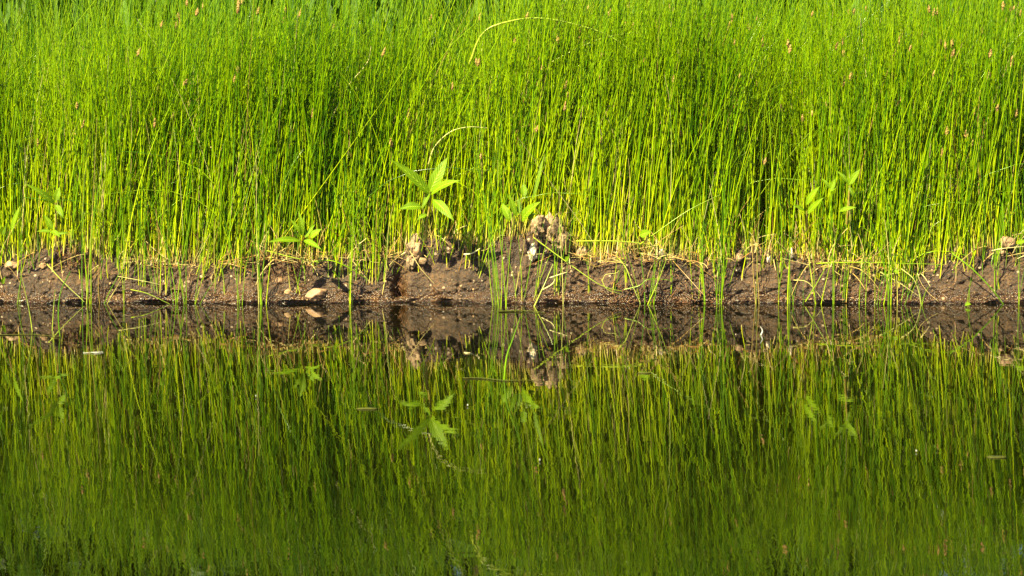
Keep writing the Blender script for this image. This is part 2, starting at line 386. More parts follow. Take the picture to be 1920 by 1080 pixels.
def make_straw():                       # dead leaf bases and straw along the lip of the bank
    n = 3600
    x = (rng.random(n) * 2 - 1) * 1.3; y = face_y(x, 1) + rng.normal(.008, .02, n)
    keep = rng.random(n) < np.clip(.5 + .9 * fbm(x * 9, x * 0, 31, 3), .08, 1); x = x[keep]; y = y[keep]; n = len(x)
    z = np.where(y > face_y(x, 1), ground_z(x, y), edge_h(x) * .9) + .002
    ln = .015 + .045 * rng.random(n) ** 1.6
    a = rng.normal(0, 1.0, n); up = rng.random(n) < .6
    dx = np.sin(a) * np.where(up, .45, 1); dz = np.where(up, 1.0, rng.normal(-.1, .25, n)); dy = rng.normal(-.15, .3, n)
    D = np.stack([dx, dy, dz], 1); D /= np.linalg.norm(D, axis=1, keepdims=True)
    K = 6; t = np.linspace(0, 1, K)[None, :, None]
    S = np.stack([x, y, z], 1)[:, None, :]
    C = rng.normal(0, .35, (n, 3))[:, None, :] * t ** 2
    P = S + ln[:, None, None] * (D[:, None, :] * t + C)
    R = (.0005 + .0006 * rng.random(n))[:, None] * np.linspace(1, .5, K)[None]
    V, F = tubes(P, R, 3)
    o = mesh_obj('straw', V, F, M_RUSH, attr=tint_of(n, K, 3, rng.random(n) * .75, np.full(n, .95)))
    tag(o, 'short dead straw and stem bases tangled along the lip of the mud bank', 'straw', kind='stuff')
make_straw()

def make_gravel():                      # wet grit on the lower face
    n = 5000
    j = rng.integers(40, _face.shape[1] - 40, n); k = np.clip((rng.random(n) ** 2.6 * 71).astype(int), 1, 71)
    c = _face[k, j] + np.array([0, -.0004, 0]); s = .0005 + .0011 * rng.random(n) ** 2.5
    base = np.array([(1, 0, 0), (-1, 0, 0), (0, 1, 0), (0, -1, 0), (0, 0, 1), (0, 0, -1)], float)
    f = np.array([(0, 2, 4), (2, 1, 4), (1, 3, 4), (3, 0, 4), (2, 0, 5), (1, 2, 5), (3, 1, 5), (0, 3, 5)])
    V = base[None] * (1 + .4 * rng.normal(size=(n, 6, 1))) + .35 * rng.normal(size=(n, 6, 3))
    V = c[:, None, :] + V * s[:, None, None]
    F = (f[None] + 6 * np.arange(n)[:, None, None]).reshape(-1, 3)
    m = stone_material('wet_grit', (.12, .065, .03), (.40, .28, .16), 300, .2, .0004)
    o = mesh_obj('gravel', V, F, m, smooth=False)
    tag(o, 'wet brown grit glinting along the foot of the mud bank', 'gravel', kind='stuff')
make_gravel()

# ------------------------------------------------------------------ seed heads: rush stems that carry a brown spikelet
def spindle(name, L, r, seed):
    rs = np.random.default_rng(seed); V = []; F = []; K = 9; S = 7
    for k in range(K):
        t = k / (K - 1); rr = r * math.sin(math.pi * (t * .92 + .05)) ** .8 * (1.1 - .35 * t)
        for s in range(S):
            a = 2 * math.pi * (s + .5 * (k % 2)) / S; q = rr * (1 + .22 * rs.normal())
            V.append((q * math.cos(a), q * math.sin(a), L * t))
    for k in range(K - 1):
        for s in range(S):
            F.append((k * S + s, k * S + (s + 1) % S, (k + 1) * S + (s + 1) % S, (k + 1) * S + s))
    F.append(tuple(range(S))[::-1]); F.append(tuple((K - 1) * S + s for s in range(S)))
    me = bpy.data.meshes.new(name); me.from_pydata(V, [], F); me.materials.append(M_HEAD); me.update()
    return me
heads = [spindle('seed_head', .0105 + .002 * k, .0021 + .0004 * (k % 3), k) for k in range(4)]
n_heads = 0
while n_heads < 150:
    px = random.uniform(-20, 1940); py = 4 + 300 * random.random() ** 1.5
    if random.random() > .30 + .7 * px / 1920: continue
    y = random.uniform(.015, .07) if py > 70 else random.uniform(.03, .4)
    tip = at(px, py, y)
    lx = random.gauss(.05, .07); ly = random.gauss(-.02, .05)
    z0 = float(ground_z(tip[0], y)) - .008; h = tip[2] - z0
    b = np.array([[random.gauss(.03, .05), 0]])
    P = rush_lines(np.zeros(1), np.zeros(1), np.zeros(1), [h], [lx], [ly], b, 8)
    P[:, :, :2] += (tip[:2] - P[0, -1, :2])[None, None, :]; P[:, :, 1] += 0
    P[:, :, 2] += z0
    R = np.full((1, 1), .0011) * np.linspace(1, .5, 8)[None]
    V, F = tubes(P, R, 3)
    o = mesh_obj('seeding_rush', V, F, M_RUSH, attr=tint_of(1, 8, 3, [random.random()], [0])); place(o, P[0, 0])
    tag(o, 'slender green rush stem tipped with a small brown seed head', 'rush stem', 'rush stems carrying brown seed heads')
    hd = bpy.data.objects.new('seed_head', heads[n_heads % 4]); COL.objects.link(hd); hd.parent = o
    dirv = Vector(P[0, -1] - P[0, -2]); hd.location = Vector(P[0, -1] - P[0, 0]) - dirv.normalized() * .001
    hd.rotation_euler = dirv.to_track_quat('Z', 'Y').to_euler()
    n_heads += 1

# ------------------------------------------------------------------ tufts standing in the water and on the mud face
def tuft(px, py, n, spread, hpx, label, lean=0.0, wide=.05, dry=0.0, thick=1.0, splay=0.0, tall_var=.35):
    inwater = py >= 562
    bx = at(px, py, 0)[0]
    root = on_water(px, py) if py >= 569 else (np.array([bx, float(face_y(bx, 0)) - .012, 0.0]) if inwater else face_point(px, py))
    e = empty('rush_tuft', root); tag(e, label, 'rush tuft', 'rush tufts standing against the mud bank')
    for k in range(max(2, round(n * .8))):
        x = root[0] + random.uniform(-1, 1) * spread * .00083 * .5
        y = root[1] + random.uniform(-.006, .006) * (1 if inwater else .4)
        if y < -.2: y = root[1]
        z = (-.02 if inwater else root[2] - .004)
        h = hpx * .00083 * (1 - tall_var * random.random()) + (.02 if inwater else 0)
        lx = lean + random.gauss(0, wide * 1.35) + splay * (x - root[0]) / (spread * .0004 + 1e-6)
        P = rush_lines(np.array([x]), np.array([y]), np.array([z]), [h], [lx], [random.gauss(.03, .04)], np.array([[random.gauss(0, .09), random.gauss(0, .04)]]), 9)
        R = (.00066 * thick * random.uniform(.65, 1.3)) * np.linspace(1.1, .4, 9)[None]
        V, F = tubes(P, R, 5)
        tt = tint_of(1, 9, 5, [random.uniform(.05, .66)], [dry if random.random() < .8 else min(1, dry + .6) * (random.random() < .5)])
        if inwater: tt[..., 1] = .12 + .88 * tt[..., 1]
        o = mesh_obj('stem', V - root, F, M_RUSH, e, attr=tt)
T = tuft
T(6, 500, 4, 16, 120, 'short tuft of rushes on the mud lip at the far left edge')
T(40, 566, 2, 4, 250, 'two thin rush stems rising from the water nearest the left edge', .01)
T(165, 566, 9, 16, 360, 'tall bright tuft of rushes in the water below the dark crumbling hollow', -.02, .035, thick=1.15)
T(186, 566, 4, 16, 130, 'low tuft crossing itself just right of the tall bright left tuft', .25, .18)
T(234, 566, 3, 8, 260, 'few slim upright stems in the water between two leaning tufts', 0, .03)
T(262, 545, 5, 20, 210, 'small tuft rooted low on the mud left of the dense leaning tuft', .02, .06)
T(300, 548, 10, 34, 230, 'dense tuft on the mud whose stems lean left and fan upward', -.06, .06)
T(338, 566, 9, 34, 250, 'broad leaning tuft in the water with stems bending toward the left', -.14, .06, thick=1.1)
T(362, 566, 4, 10, 150, 'sparse tuft with one stem bowed strongly to the right', .22, .1)
T(404, 545, 3, 10, 160, 'few thin stems on the bare mud right of the bowed tuft', 0, .03)
T(420, 548, 2, 4, 130, 'pair of short reddish based stems on the bare mud', 0, .03, .2)
T(450, 566, 4, 14, 210, 'few pale stems in the water left of the tall narrow tuft', 0, .04)
T(494, 566, 8, 16, 400, 'tall narrow tuft in the water left of the pinkish stone', .0, .03, thick=1.1)
T(556, 548, 4, 26, 110, 'short splayed tuft growing just above the pinkish stone', -.05, .15)
T(575, 530, 3, 30, 150, 'few thin stems on the mud under the low broadleaf plant', 0, .06)
T(634, 540, 2, 4, 60, 'two tiny stems on smooth mud right of the pinkish stone', 0, .03)
T(658, 566, 6, 9, 330, 'blue green upright tuft in the water right of the pinkish stone', .01, .025)
T(688, 530, 9, 36, 270, 'bright yellow green tuft rooted on the mud above the root hollow', 0, .04, thick=1.25)
T(712, 548, 4, 12, 260, 'thick stemmed tuft left of the dark root hollow', .05, .05, thick=1.5)
T(741, 540, 3, 10, 200, 'slight tuft standing inside the dark root hollow', 0, .05)
T(838, 470, 8, 40, 120, 'tuft on the lip just right of the largest broadleaf plant', 0, .12)
T(930, 572, 5, 8, 330, 'tuft leaning left out of floating blades in the centre', -.09, .04)
T(944, 578, 6, 12, 420, 'long stemmed tuft rising from the floating blades in the centre', -.02, .05)
T(970, 560, 5, 26, 180, 'airy tuft on wet mud under the pale crumbly stone', -.02, .08)
T(996, 560, 4, 14, 190, 'right leaning tuft below the large dried clod', .12, .07)
T(1042, 548, 5, 10, 200, 'yellow based tuft on the mud below the large dried clod', .0, .03, thick=1.3)
T(1057, 566, 3, 6, 240, 'slight tuft in the water just right of the yellow based tuft', .01, .03)
T(1104, 545, 2, 6, 120, 'two faint short stems on the widest stretch of smooth mud', 0, .04)
T(1150, 545, 3, 16, 170, 'thin tuft left of the crossed bowed stems', .03, .05)
T(1175, 535, 4, 14, 190, 'small tuft with a dark based bundle above the crossed bowed stems', 0, .04)
T(1206, 566, 5, 14, 200, 'tuft in the water where the bowed stems cross', -.02, .1)
T(1222, 566, 4, 8, 180, 'slanting tuft to the right of where the bowed stems cross', .16, .05)
T(1258, 556, 2, 4, 170, 'upright pair of stems on mud right of the crossed stems', 0, .02)
T(1310, 560, 6, 22, 230, 'fan shaped tuft leaning left above the dark wet ledge', -.06, .05)
T(1322, 566, 3, 12, 190, 'few stems standing in water under the dark wet ledge', .02, .05)
T(1350, 566, 7, 12, 290, 'compact tuft in the water right of the dark wet ledge', .0, .03, thick=1.15)
T(1362, 560, 3, 10, 150, 'loose tuft with a bent stem beside the compact tuft', .06, .1)
T(1416, 566, 4, 7, 170, 'narrow brown based tuft alone on pale wet mud', 0, .03, .2)
T(1460, 566, 2, 4, 210, 'two straight stems standing in water left of the strongest single stem', 0, .015)
T(1480, 567, 2, 4, 330, 'strong dark green pair of stems under the white pebble', -.01, .015, thick=1.5)
T(1495, 566, 4, 24, 80, 'short pale sprouts at the waterline between tall stems', 0, .06)
T(1530, 566, 5, 18, 230, 'tuft in the water crossed by two slanting stems', 0, .09)
T(1560, 566, 2, 3, 300, 'dark upright stems standing alone right of the crossed tuft', .005, .012)
T(1582, 560, 7, 20, 170, 'low yellow tuft on mud beneath the orange straw', 0, .05)
T(1612, 562, 5, 12, 180, 'speckled short tuft in the water under the orange straw', .0, .03)
T(1634, 566, 3, 8, 130, 'tuft with one stem slanting left beneath the dense green overhang', .08, .1)
T(1646, 568, 3, 8, 140, 'slanted tuft just left of the thick dark upright tuft', .13, .05)
T(1666, 566, 5, 10, 240, 'thick dark upright tuft in the water under the dense overhang', .0, .02, thick=1.5)
T(1682, 566, 4, 18, 150, 'bushy tuft with curled stems right of the thick dark tuft', .1, .12)
T(1700, 558, 4, 14, 150, 'tuft leaning right on the mud at the overhang edge', .06, .08)
T(1726, 566, 2, 4, 50, 'stubby pair of stems poking from water on open mud', 0, .02)
T(1808, 566, 2, 3, 60, 'lone short pale sprouts beside the small floating leaf')
T(1865, 545, 6, 10, 210, 'upright tuft standing clear near the long slanting stem', 0, .025)
T(1906, 562, 4, 12, 150, 'thin tuft near the right edge of the bank', -.03, .06)

# ------------------------------------------------------------------ single stems that lie, arch or lean
def strand(pts, r, name, label, cat, rand=.5, dry=0.0, taper=.4, group=None, K=22, tlo=.25):
    P = catmull(pts, K)[None]; R = .85 * r * np.linspace(1, taper, K)[None]
    V, F = tubes(P, R, 6); tt = tint_of(1, K, 6, [rand], [dry]); tt[..., 1] = tlo + (1 - tlo) * tt[..., 1]
    o = mesh_obj(name, V, F, M_RUSH, attr=tt); place(o, P[0, 0])
    return tag(o, label, cat, group)
A = at
strand([A(880, 120, .05), A(905, 62, .05), A(955, 40, .05), A(1015, 34, .05), A(1080, 46, .05), A(1140, 66, .05), A(1190, 100, .045)], .0020, 'arched_stem', 'thick yellow stem arching over the rush tops near the upper centre', 'stem', .72, .15, .5)
strand([A(1028, 120, .055), A(1080, 92, .055), A(1135, 70, .055), A(1198, 60, .055)], .0012, 'arched_stem', 'yellow stem rising to the right that crosses under the thick yellow arch', 'stem', .72, .2)
strand([A(803, 308, .045), A(815, 275, .045), A(845, 247, .045), A(880, 238, .045), A(914, 240, .045)], .0012, 'arched_stem', 'thin golden stem curving right above the largest broadleaf plant', 'stem', .9, .55)
strand([A(622, 222, .05), A(650, 165, .05), A(688, 118, .05), A(696, 85, .05)], .0011, 'dry_stem', 'pale dry stem bending up left of centre among the rush tops', 'dry stem', .9, .8)
strand([A(965, 345, .05), A(963, 290, .05), A(969, 245, .05), A(1002, 232, .05)], .0011, 'dry_stem', 'rust coloured dry stem kinked at its top right of centre', 'dry stem', .3, .8)
strand([A(395, 275, .05), A(412, 305, .05), A(432, 340, .05)], .0011, 'dry_stem', 'short straight straw slanting down to the right on the left side', 'dry stem', 1., .95)
strand([A(276, 128, .04), A(300, 127, .04), A(332, 131, .04)], .0007, 'dark_stem', 'thin dark stem lying level across the upper left rushes', 'stem', .0, .0)
strand([A(228, 284, .02), A(262, 286, .02), A(300, 292, .02), A(318, 300, .02)], .0007, 'dark_stem', 'thin dark stem lying level across the middle left rushes', 'stem', .0, .0)
strand([A(45, 370, .01), A(90, 375, .01), A(150, 378, .01), A(200, 405, .01)], .0007, 'dark_stem', 'thin dark stem running over the leftmost broadleaf plant', 'stem', .0, .0)
strand([A(500, 470, -.01), A(545, 482, -.012), A(600, 493, -.01)], .0013, 'fallen_stem', 'pale green stem lying over the mud under the low broadleaf plant', 'fallen stem', .6, .1)
strand([A(590, 490, -.01), A(622, 489, -.013), A(660, 505, -.015), A(690, 525, -.013)], .0012, 'fallen_stem', 'green stem bowing across the mud toward the blue green tuft', 'fallen stem', .45, .0)
strand([A(88, 495, -.008), A(118, 528, -.012), A(158, 566, -.014)], .0012, 'fallen_stem', 'yellow stem slanting down the mud to the tall bright left tuft', 'fallen stem', .95, .25)
strand([A(220, 518, -.006), A(270, 527, -.011), A(300, 534, -.008)], .0006, 'fallen_stem', 'hair thin pale stem lying on the mud under the leaning left tuft', 'fallen stem', .9, .7)
strand([A(245, 543, -.01), A(275, 550, -.012), A(318, 570, -.02)], .0009, 'fallen_stem', 'green stem reaching from the mud down to the water under the dense left tuft', 'fallen stem', .6, .1)
strand([A(1000, 445, -.01), A(1040, 475, -.014), A(1110, 525, -.016), A(1140, 540, -.013), A(1166, 546, -.01)], .0012, 'fallen_stem', 'long yellow green stem sweeping right down the mud from the dried clod', 'fallen stem', .8, .15)
strand([A(1130, 525, -.01), A(1136, 515, -.012), A(1155, 512, -.012), A(1160, 507, -.01)], .0008, 'curled_stem', 'small curled tan stem hooked on the smooth mud', 'curled stem', .7, .6)
strand([A(1128, 524, -.013), A(1138, 542, -.014), A(1165, 552, -.01)], .0008, 'curled_stem', 'green stem curling down into the dark wet ledge', 'curled stem', .7, .2)
strand([A(1160, 484, -.012), A(1175, 505, -.016), A(1186, 535, -.018), A(1201, 570, -.02)], .0012, 'bowed_stem', 'stout yellowish stem bowing right into the water', 'stem', .9, .2)
strand([A(1170, 543, -.012), A(1198, 536, -.016), A(1215, 524, -.016), A(1245, 524, -.016), A(1256, 526, -.014)], .0009, 'bowed_stem', 'thin green stem waving level across the crossed stems', 'stem', .4, .0)
strand([A(1214, 572, -.02), A(1235, 525, -.018), A(1256, 470, -.014)], .0011, 'leaning_stem', 'straight stem slanting up right from the crossed stems', 'stem', .6, .1)
strand([A(998, 582, -.05), A(1020, 535, -.03), A(1037, 495, -.02)], .0013, 'leaning_stem', 'pale stem slanting up right from the floating blades in the centre', 'stem', .8, .2)
strand([A(768, 470, -.012), A(790, 505, -.014), A(814, 532, -.012)], .0009, 'twig', 'tan twig slanting down the mud from the pale clod beside the largest plant', 'twig', .6, .9)
strand([A(1016, 544, -.01), A(1035, 533, -.013), A(1043, 519, -.012)], .0017, 'twig', 'bent tan twig lying on the mud below the dried clod', 'twig', .8, .9)
strand([A(1031, 521, -.014), A(1048, 515, -.014), A(1064, 510, -.012)], .0012, 'twig', 'short pale twig resting above the bent tan twig', 'twig', 1., .9)
strand([A(870, 477, -.006), A(885, 475, -.01), A(900, 466, -.008)], .0016, 'straw_piece', 'bleached straw piece on the mud crest right of the largest plant', 'straw', 1., .95)
strand([A(1785, 475, -.004), A(1825, 506, -.016), A(1862, 545, -.02), A(1882, 572, -.02)], .0014, 'leaning_stem', 'long dark green stem slanting down right into the water near the right edge', 'stem', .25, .05, .8)
strand([A(1585, 497, -.01), A(1620, 508, -.014), A(1657, 530, -.012)], .0012, 'straw_piece', 'orange straw slanting right below the dense green overhang', 'straw', .3, .85)
strand([A(1650, 510, -.014), A(1690, 533, -.018), A(1722, 555, -.016)], .0012, 'straw_piece', 'yellow straw slanting right below the orange straw', 'straw', .7, .6)
strand([A(1690, 504, -.01), A(1712, 522, -.016), A(1722, 545, -.018), A(1727, 572, -.02)], .0010, 'bowed_stem', 'tan stem bowing down into the water by the stubby pair of stems', 'stem', .7, .6)
strand([A(1488, 525, -.01), A(1515, 530, -.014), A(1546, 566, -.016)], .0009, 'bowed_stem', 'tan stem curving down to the water under the white pebble', 'stem', .8, .6)
strand([A(1510, 566, -.02), A(1535, 525, -.018), A(1562, 475, -.012)], .0010, 'leaning_stem', 'green stem slanting up right through the crossed tuft', 'stem', .5, .05)
strand([A(1862, 478, -.006), A(1860, 498, -.012), A(1877, 516, -.014)], .0008, 'leaning_stem', 'short green stem hanging on the mud near the right edge', 'stem', .3, .05)
strand([A(1075, 475, -.008), A(1100, 484, -.012), A(1118, 479, -.010)], .0009, 'twig', 'reddish rootlet sagging along the lip right of the dried clod', 'rootlet', .1, .9)
strand([A(1860, 470, 0), A(1880, 466, -.006), A(1920, 462, -.004)], .001, 'twig', 'pale rootlet along the lip at the right end of the bank', 'rootlet', .9, .9)
strand([A(1080, 452, -.01), A(1150, 452, -.014), A(1200, 456, -.014), A(1250, 468, -.01)], .0012, 'fallen_stem', 'long light green stem lying level along the rush bases right of the clod', 'fallen stem', .85, .1)
strand([A(1530, 494, -.012), A(1600, 492, -.015), A(1700, 494, -.015), A(1770, 496, -.012)], .0011, 'fallen_stem', 'long green stem lying level under the dense green overhang', 'fallen stem', .6, .05)
strand([A(1200, 458, -.014), A(1225, 440, -.02), A(1290, 395, -.02), A(1350, 365, -.018)], .0011, 'leaning_stem', 'green stem slanting up right across the rush bases beside the round leaf', 'stem', .7, .05)

# ------------------------------------------------------------------ floating and emergent blades
W = on_water
strand([W(935, 584, .0012), W(960, 583, .0014), W(990, 583, .0014), W(1022, 586, .0012)], .0016, 'drifting_stem', 'olive blade floating level at the foot of the central tufts', 'floating blade', .3, .35)
strand([W(868, 709, .0008), W(905, 709, .001), W(945, 713, .001), W(1010, 713, .001)], .0012, 'drifting_stem', 'grey green blade floating level below the central tufts', 'floating blade', .05, .1)
q = W(944, 712)
strand([q + [0, 0, -.01], q + [.004, 0, .028], q + [.011, 0, .05], q + [.022, 0, .082]], .0019, 'emergent_stem', 'broad green blade rising from the floating grey green blade', 'blade', .35, .0, .25)
strand([W(0, 628, .0008), W(60, 627, .001), W(112, 631, .001)], .0010, 'drifting_stem', 'thin blade floating level near the left edge', 'floating blade', .05, .15)
q = W(114, 632)
strand([q + [0, 0, -.01], q + [-.003, 0, .03], q + [.001, 0, .065], q + [.015, 0, .094]], .0014, 'emergent_stem', 'green curved stem standing alone in the water near the left edge', 'stem', .15, .0, .5)
q = W(62, 622)
strand([q + [0, 0, -.01], q + [-.005, 0, .03], q + [-.017, 0, .09]], .0010, 'emergent_stem', 'straight stem leaning left out of the water near the left edge', 'stem', .6, .2)
q = W(97, 620)
strand([q + [0, 0, -.01], q + [.003, 0, .03], q + [.006, 0, .06]], .0009, 'emergent_stem', 'short straight stem standing in the water left of the curved one', 'stem', .6, .2)
for o_ in list(bpy.data.objects):
    if o_.name.startswith('drifting_stem'): o_.data.materials[0] = M_SCRAP
def scrap(px, py, L, Wd, mat, name, label, cat, group=None, z=.0006, seed=0):
    rs = random.Random(seed + int(px)); c = W(px, py); K = 14; V = []; F = []
    for lay in (0, 1):
        for k in range(K):
            a = 2 * math.pi * k / K; q = rs.uniform(.7, 1.1) if lay == 0 else None
            if lay == 0: V.append((c[0] + L * .5 * math.cos(a) * q, c[1] + Wd * .5 * math.sin(a) * q, z - .0004))
            else: p = V[k]; V.append((c[0] + (p[0] - c[0]) * .8, c[1] + (p[1] - c[1]) * .8, z + .0006 + rs.random() * .0006))
    for k in range(K): F.append((k, (k + 1) % K, K + (k + 1) % K, K + k))
    F.append(tuple(K + k for k in range(K))); F.append(tuple(range(K))[::-1])
    o = mesh_obj(name, np.array(V), F, mat); place(o, (c[0], c[1], 0)); return tag(o, label, cat, group)
for k, (px, py, L, Wd) in enumerate([(690, 767, .03, .012), (1210, 700, .02, .010), (1870, 858, .025, .014)]):
    scrap(px, py, L, Wd, M_SCRAP, 'pondweed_scrap', 'small olive scrap of pondweed floating flat on the dark water', 'pondweed', 'olive pondweed scraps floating on the pond')
for px, py in ((1012, 865), (877, 762), (1718, 848), (480, 745)):
    scrap(px, py, .0018, .007, M_FLUFF, 'seed_fluff', 'tiny white fleck of seed down floating on the water', 'seed fluff', 'white flecks floating on the pond', z=.0016)
def feather(px, py, L, label):
    c = W(px, py); lines = []
    for k in range(15):
        a = random.uniform(-.5, .5) + (math.pi if random.random() < .4 else 0); l = L * random.uniform(.25, .6)
        e_ = c + np.array([l * math.cos(a), l * math.sin(a) * 1.2, random.uniform(.0004, .0014)])
        lines.append(catmull([c + [0, 0, .001], (c + e_) / 2 + [0, random.uniform(-.004, .004), .0004], e_], 6))
    V, F = tubes(np.array(lines), np.full((15, 6), .00018), 3)
    o = mesh_obj('feather', V, F, M_FLUFF); place(o, c); tag(o, label, 'feather')
feather(170, 662, .03, 'wispy white down feather floating on the water on the left')
q = W(1427, 628)
strand([q + [0, 0, 0], q + [.002, 0, .006], q + [-.001, 0, .012]], .0016, 'petal', 'tiny upright white petal standing on the water right of centre', 'petal', 1, 1)
bpy.data.objects['petal'].data.materials[0] = M_FLUFF

# ------------------------------------------------------------------ broadleaf plants
def leaf_mesh(base, tip, width, up, droop=.12, fold=.25, rand=.5, K=16, S=3, waist=.42, name='leaf', parent=None, origin=None, mat=None, wave=.0):
    base = np.asarray(base, float); tip = np.asarray(tip, float); ax = tip - base; L = np.linalg.norm(ax); ax /= L
    up = np.asarray(up, float); up = up - ax * up.dot(ax); up /= np.linalg.norm(up); sd = np.cross(ax, up)
    V = []; T_ = []
    for k in range(K):
        t = k / (K - 1)
        wd = width * .5 * (math.sin(math.pi * t ** .75) ** .85) * (1 - .25 * t) * 1.12
        if k == 0: wd = width * .03
        if k == K - 1: wd = width * .01
        c = base + ax * L * t + up * L * droop * 4 * t * (1 - t)
        for s in range(-S, S + 1):
            u = s / S
            v = c + sd * wd * u + up * (abs(u) * fold * wd) + up * wave * width * math.sin(t * 14 + s * .7) * abs(u)
            V.append(v); T_.append((rand, t, abs(u), 1))
    n = 2 * S + 1; F = []
    for k in range(K - 1):
        for s in range(n - 1): F.append((k * n + s, k * n + s + 1, (k + 1) * n + s + 1, (k + 1) * n + s))
    V = np.array(V)
    if origin is not None: V = V - np.asarray(origin)
    return mesh_obj(name, V, np.array(F), mat or M_LEAF, parent, attr=T_)
def broad_plant(stem_px, leaves, label, y0=.0, y1=-.02, r=.0022, name='broadleaf_plant'):
    pts = [at(x, y, y0 + (y1 - y0) * k / max(1, len(stem_px) - 1)) for k, (x, y) in enumerate(stem_px)]
    root = pts[0].copy()
    e = empty(name, root); tag(e, label, 'plant')
    P = catmull(pts, 12)[None]; V, F = tubes(P, r * np.linspace(1.1, .6, 12)[None], 7)
    mesh_obj('stalk', V - root, F, M_STALK, e)
    for (bx, by, tx, ty, w, dy, rd) in leaves:
        b = at(bx, by, y1); t = at(tx, ty, y1 + dy)
        ln = math.hypot(tx - bx, ty - by)
        t = b + (t - b) * 1.06
        leaf_mesh(b, t, w * .00083 * .9, (random.uniform(-.2, .2), -.75, .65), random.uniform(.04, .1), .22, rd, parent=e, origin=root, wave=.03)
    return e
broad_plant([(798, 452), (800, 420), (806, 385), (806, 358)], [
    (806, 364, 739, 304, 25, -.02, .55), (806, 360, 838, 298, 25, .01, .7), (808, 364, 860, 340, 22, -.03, .8),
    (812, 374, 849, 412, 21, -.03, .5), (790, 388, 750, 392, 20, -.01, .25), (800, 402, 783, 412, 12, -.01, .35), (806, 362, 792, 392, 10, -.01, .3), (815, 390, 838, 384, 9, .01, .6)],
    'largest broadleaf plant with five pointed leaves standing on the mud lip', -.002, -.03)
broad_plant([(975, 440), (976, 418), (978, 405)], [
    (978, 414, 1012, 380, 24, -.02, .75), (968, 405, 955, 365, 12, .0, .35), (982, 370, 982, 344, 14, .01, .45), (974, 402, 972, 372, 11, .01, .0),
    (957, 414, 942, 382, 16, .01, .8), (999, 376, 1020, 292, 8, .02, .6), (990, 410, 1005, 400, 8, 0, .2)],
    'broadleaf plant with one round tipped leaf beside the large dried clod', .0, -.02)
broad_plant([(566, 480), (566, 465), (567, 452)], [
    (563, 452, 506, 454, 16, -.03, .5), (570, 450, 601, 467, 13, -.03, .55), (567, 442, 560, 398, 12, .0, .85), (568, 440, 570, 405, 7, .0, .9), (582, 446, 602, 430, 15, .0, .95), (572, 446, 590, 422, 9, .01, .6), (566, 440, 545, 412, 9, .0, .6)],
    'low broadleaf plant with wide level leaves above the pinkish stone', .0, -.025)
broad_plant([(106, 452), (105, 420), (104, 380)], [
    (103, 383, 49, 346, 14, -.02, .5), (104, 376, 112, 352, 15, .0, .95), (104, 384, 118, 408, 13, -.01, .7), (98, 430, 84, 404, 13, .0, .85),
    (96, 434, 70, 434, 8, .0, .3), (96, 433, 112, 444, 12, -.02, .5), (102, 440, 128, 437, 8, .0, .15), (22, 432, 37, 388, 11, 0, .85)],
    'leftmost broadleaf plant with a long leaf pointing up left', .0, -.02)
broad_plant([(1512, 432), (1513, 415), (1513, 395)], [
    (1512, 384, 1536, 351, 14, -.01, .95), (1514, 400, 1543, 372, 14, -.02, .95), (1508, 395, 1488, 386, 11, -.01, .8), (1555, 354, 1541, 335, 9, 0, .9), (1558, 356, 1566, 336, 12, 0, .75), (1556, 358, 1570, 350, 8, 0, .7)],
    'pale broadleaf plant half hidden in rushes on the right', .0, -.02)
broad_plant([(1588, 420), (1590, 395), (1593, 348)], [
    (1592, 346, 1612, 318, 13, 0, .75), (1590, 344, 1570, 322, 10, 0, .6), (1574, 396, 1604, 389, 11, -.01, .8), (1592, 350, 1600, 370, 9, 0, .4)],
    'slim broadleaf plant just right of the pale half hidden one', .01, -.012)
def single_leaf(bx, by, tx, ty, w, y, label, rd=.7):
    b = at(bx, by, y); t = at(tx, ty, y - .01)
    o = leaf_mesh(b, t, w * .00083, (.1, -.9, .4), .05, .2, rd, name='leaf'); place(o, b); tag(o, label, 'leaf')
single_leaf(1200, 441, 1221, 434, 15, -.02, 'small round green leaf at the rush bases right of centre')
single_leaf(3, 440, 12, 422, 11, -.02, 'small grey green leaf at the rush bases by the left edge', .4)
single_leaf(1907, 455, 1926, 452, 9, -.02, 'small green leaf on the lip at the right edge', .6)
single_leaf(4, 532, 10, 518, 8, -.02, 'tiny green leaf low on the mud at the left edge', .6)
single_leaf(1060, 488, 1068, 481, 9, -.015, 'tiny round leaf on the mud lip right of the dried clod', .5)
single_leaf(650, 372, 655, 356, 9, -.01, 'tiny pale leaf among rushes left of the largest plant', .9)
single_leaf(1676, 505, 1684, 514, 9, -.02, 'tiny green leaf under the dense green overhang', .5)
single_leaf(640, 430, 648, 415, 9, -.01, 'tiny pale leaf near the rush bases above the blue green tuft', .9)
o = leaf_mesh(W(1809, 573, .002), W(1821, 571, .004), .010, (0, -.5, .9), .1, .3, .4, name='floating_leaf'); place(o, W(1809, 573)); tag(o, 'small cupped green leaf floating at the waterline near the right edge', 'leaf')

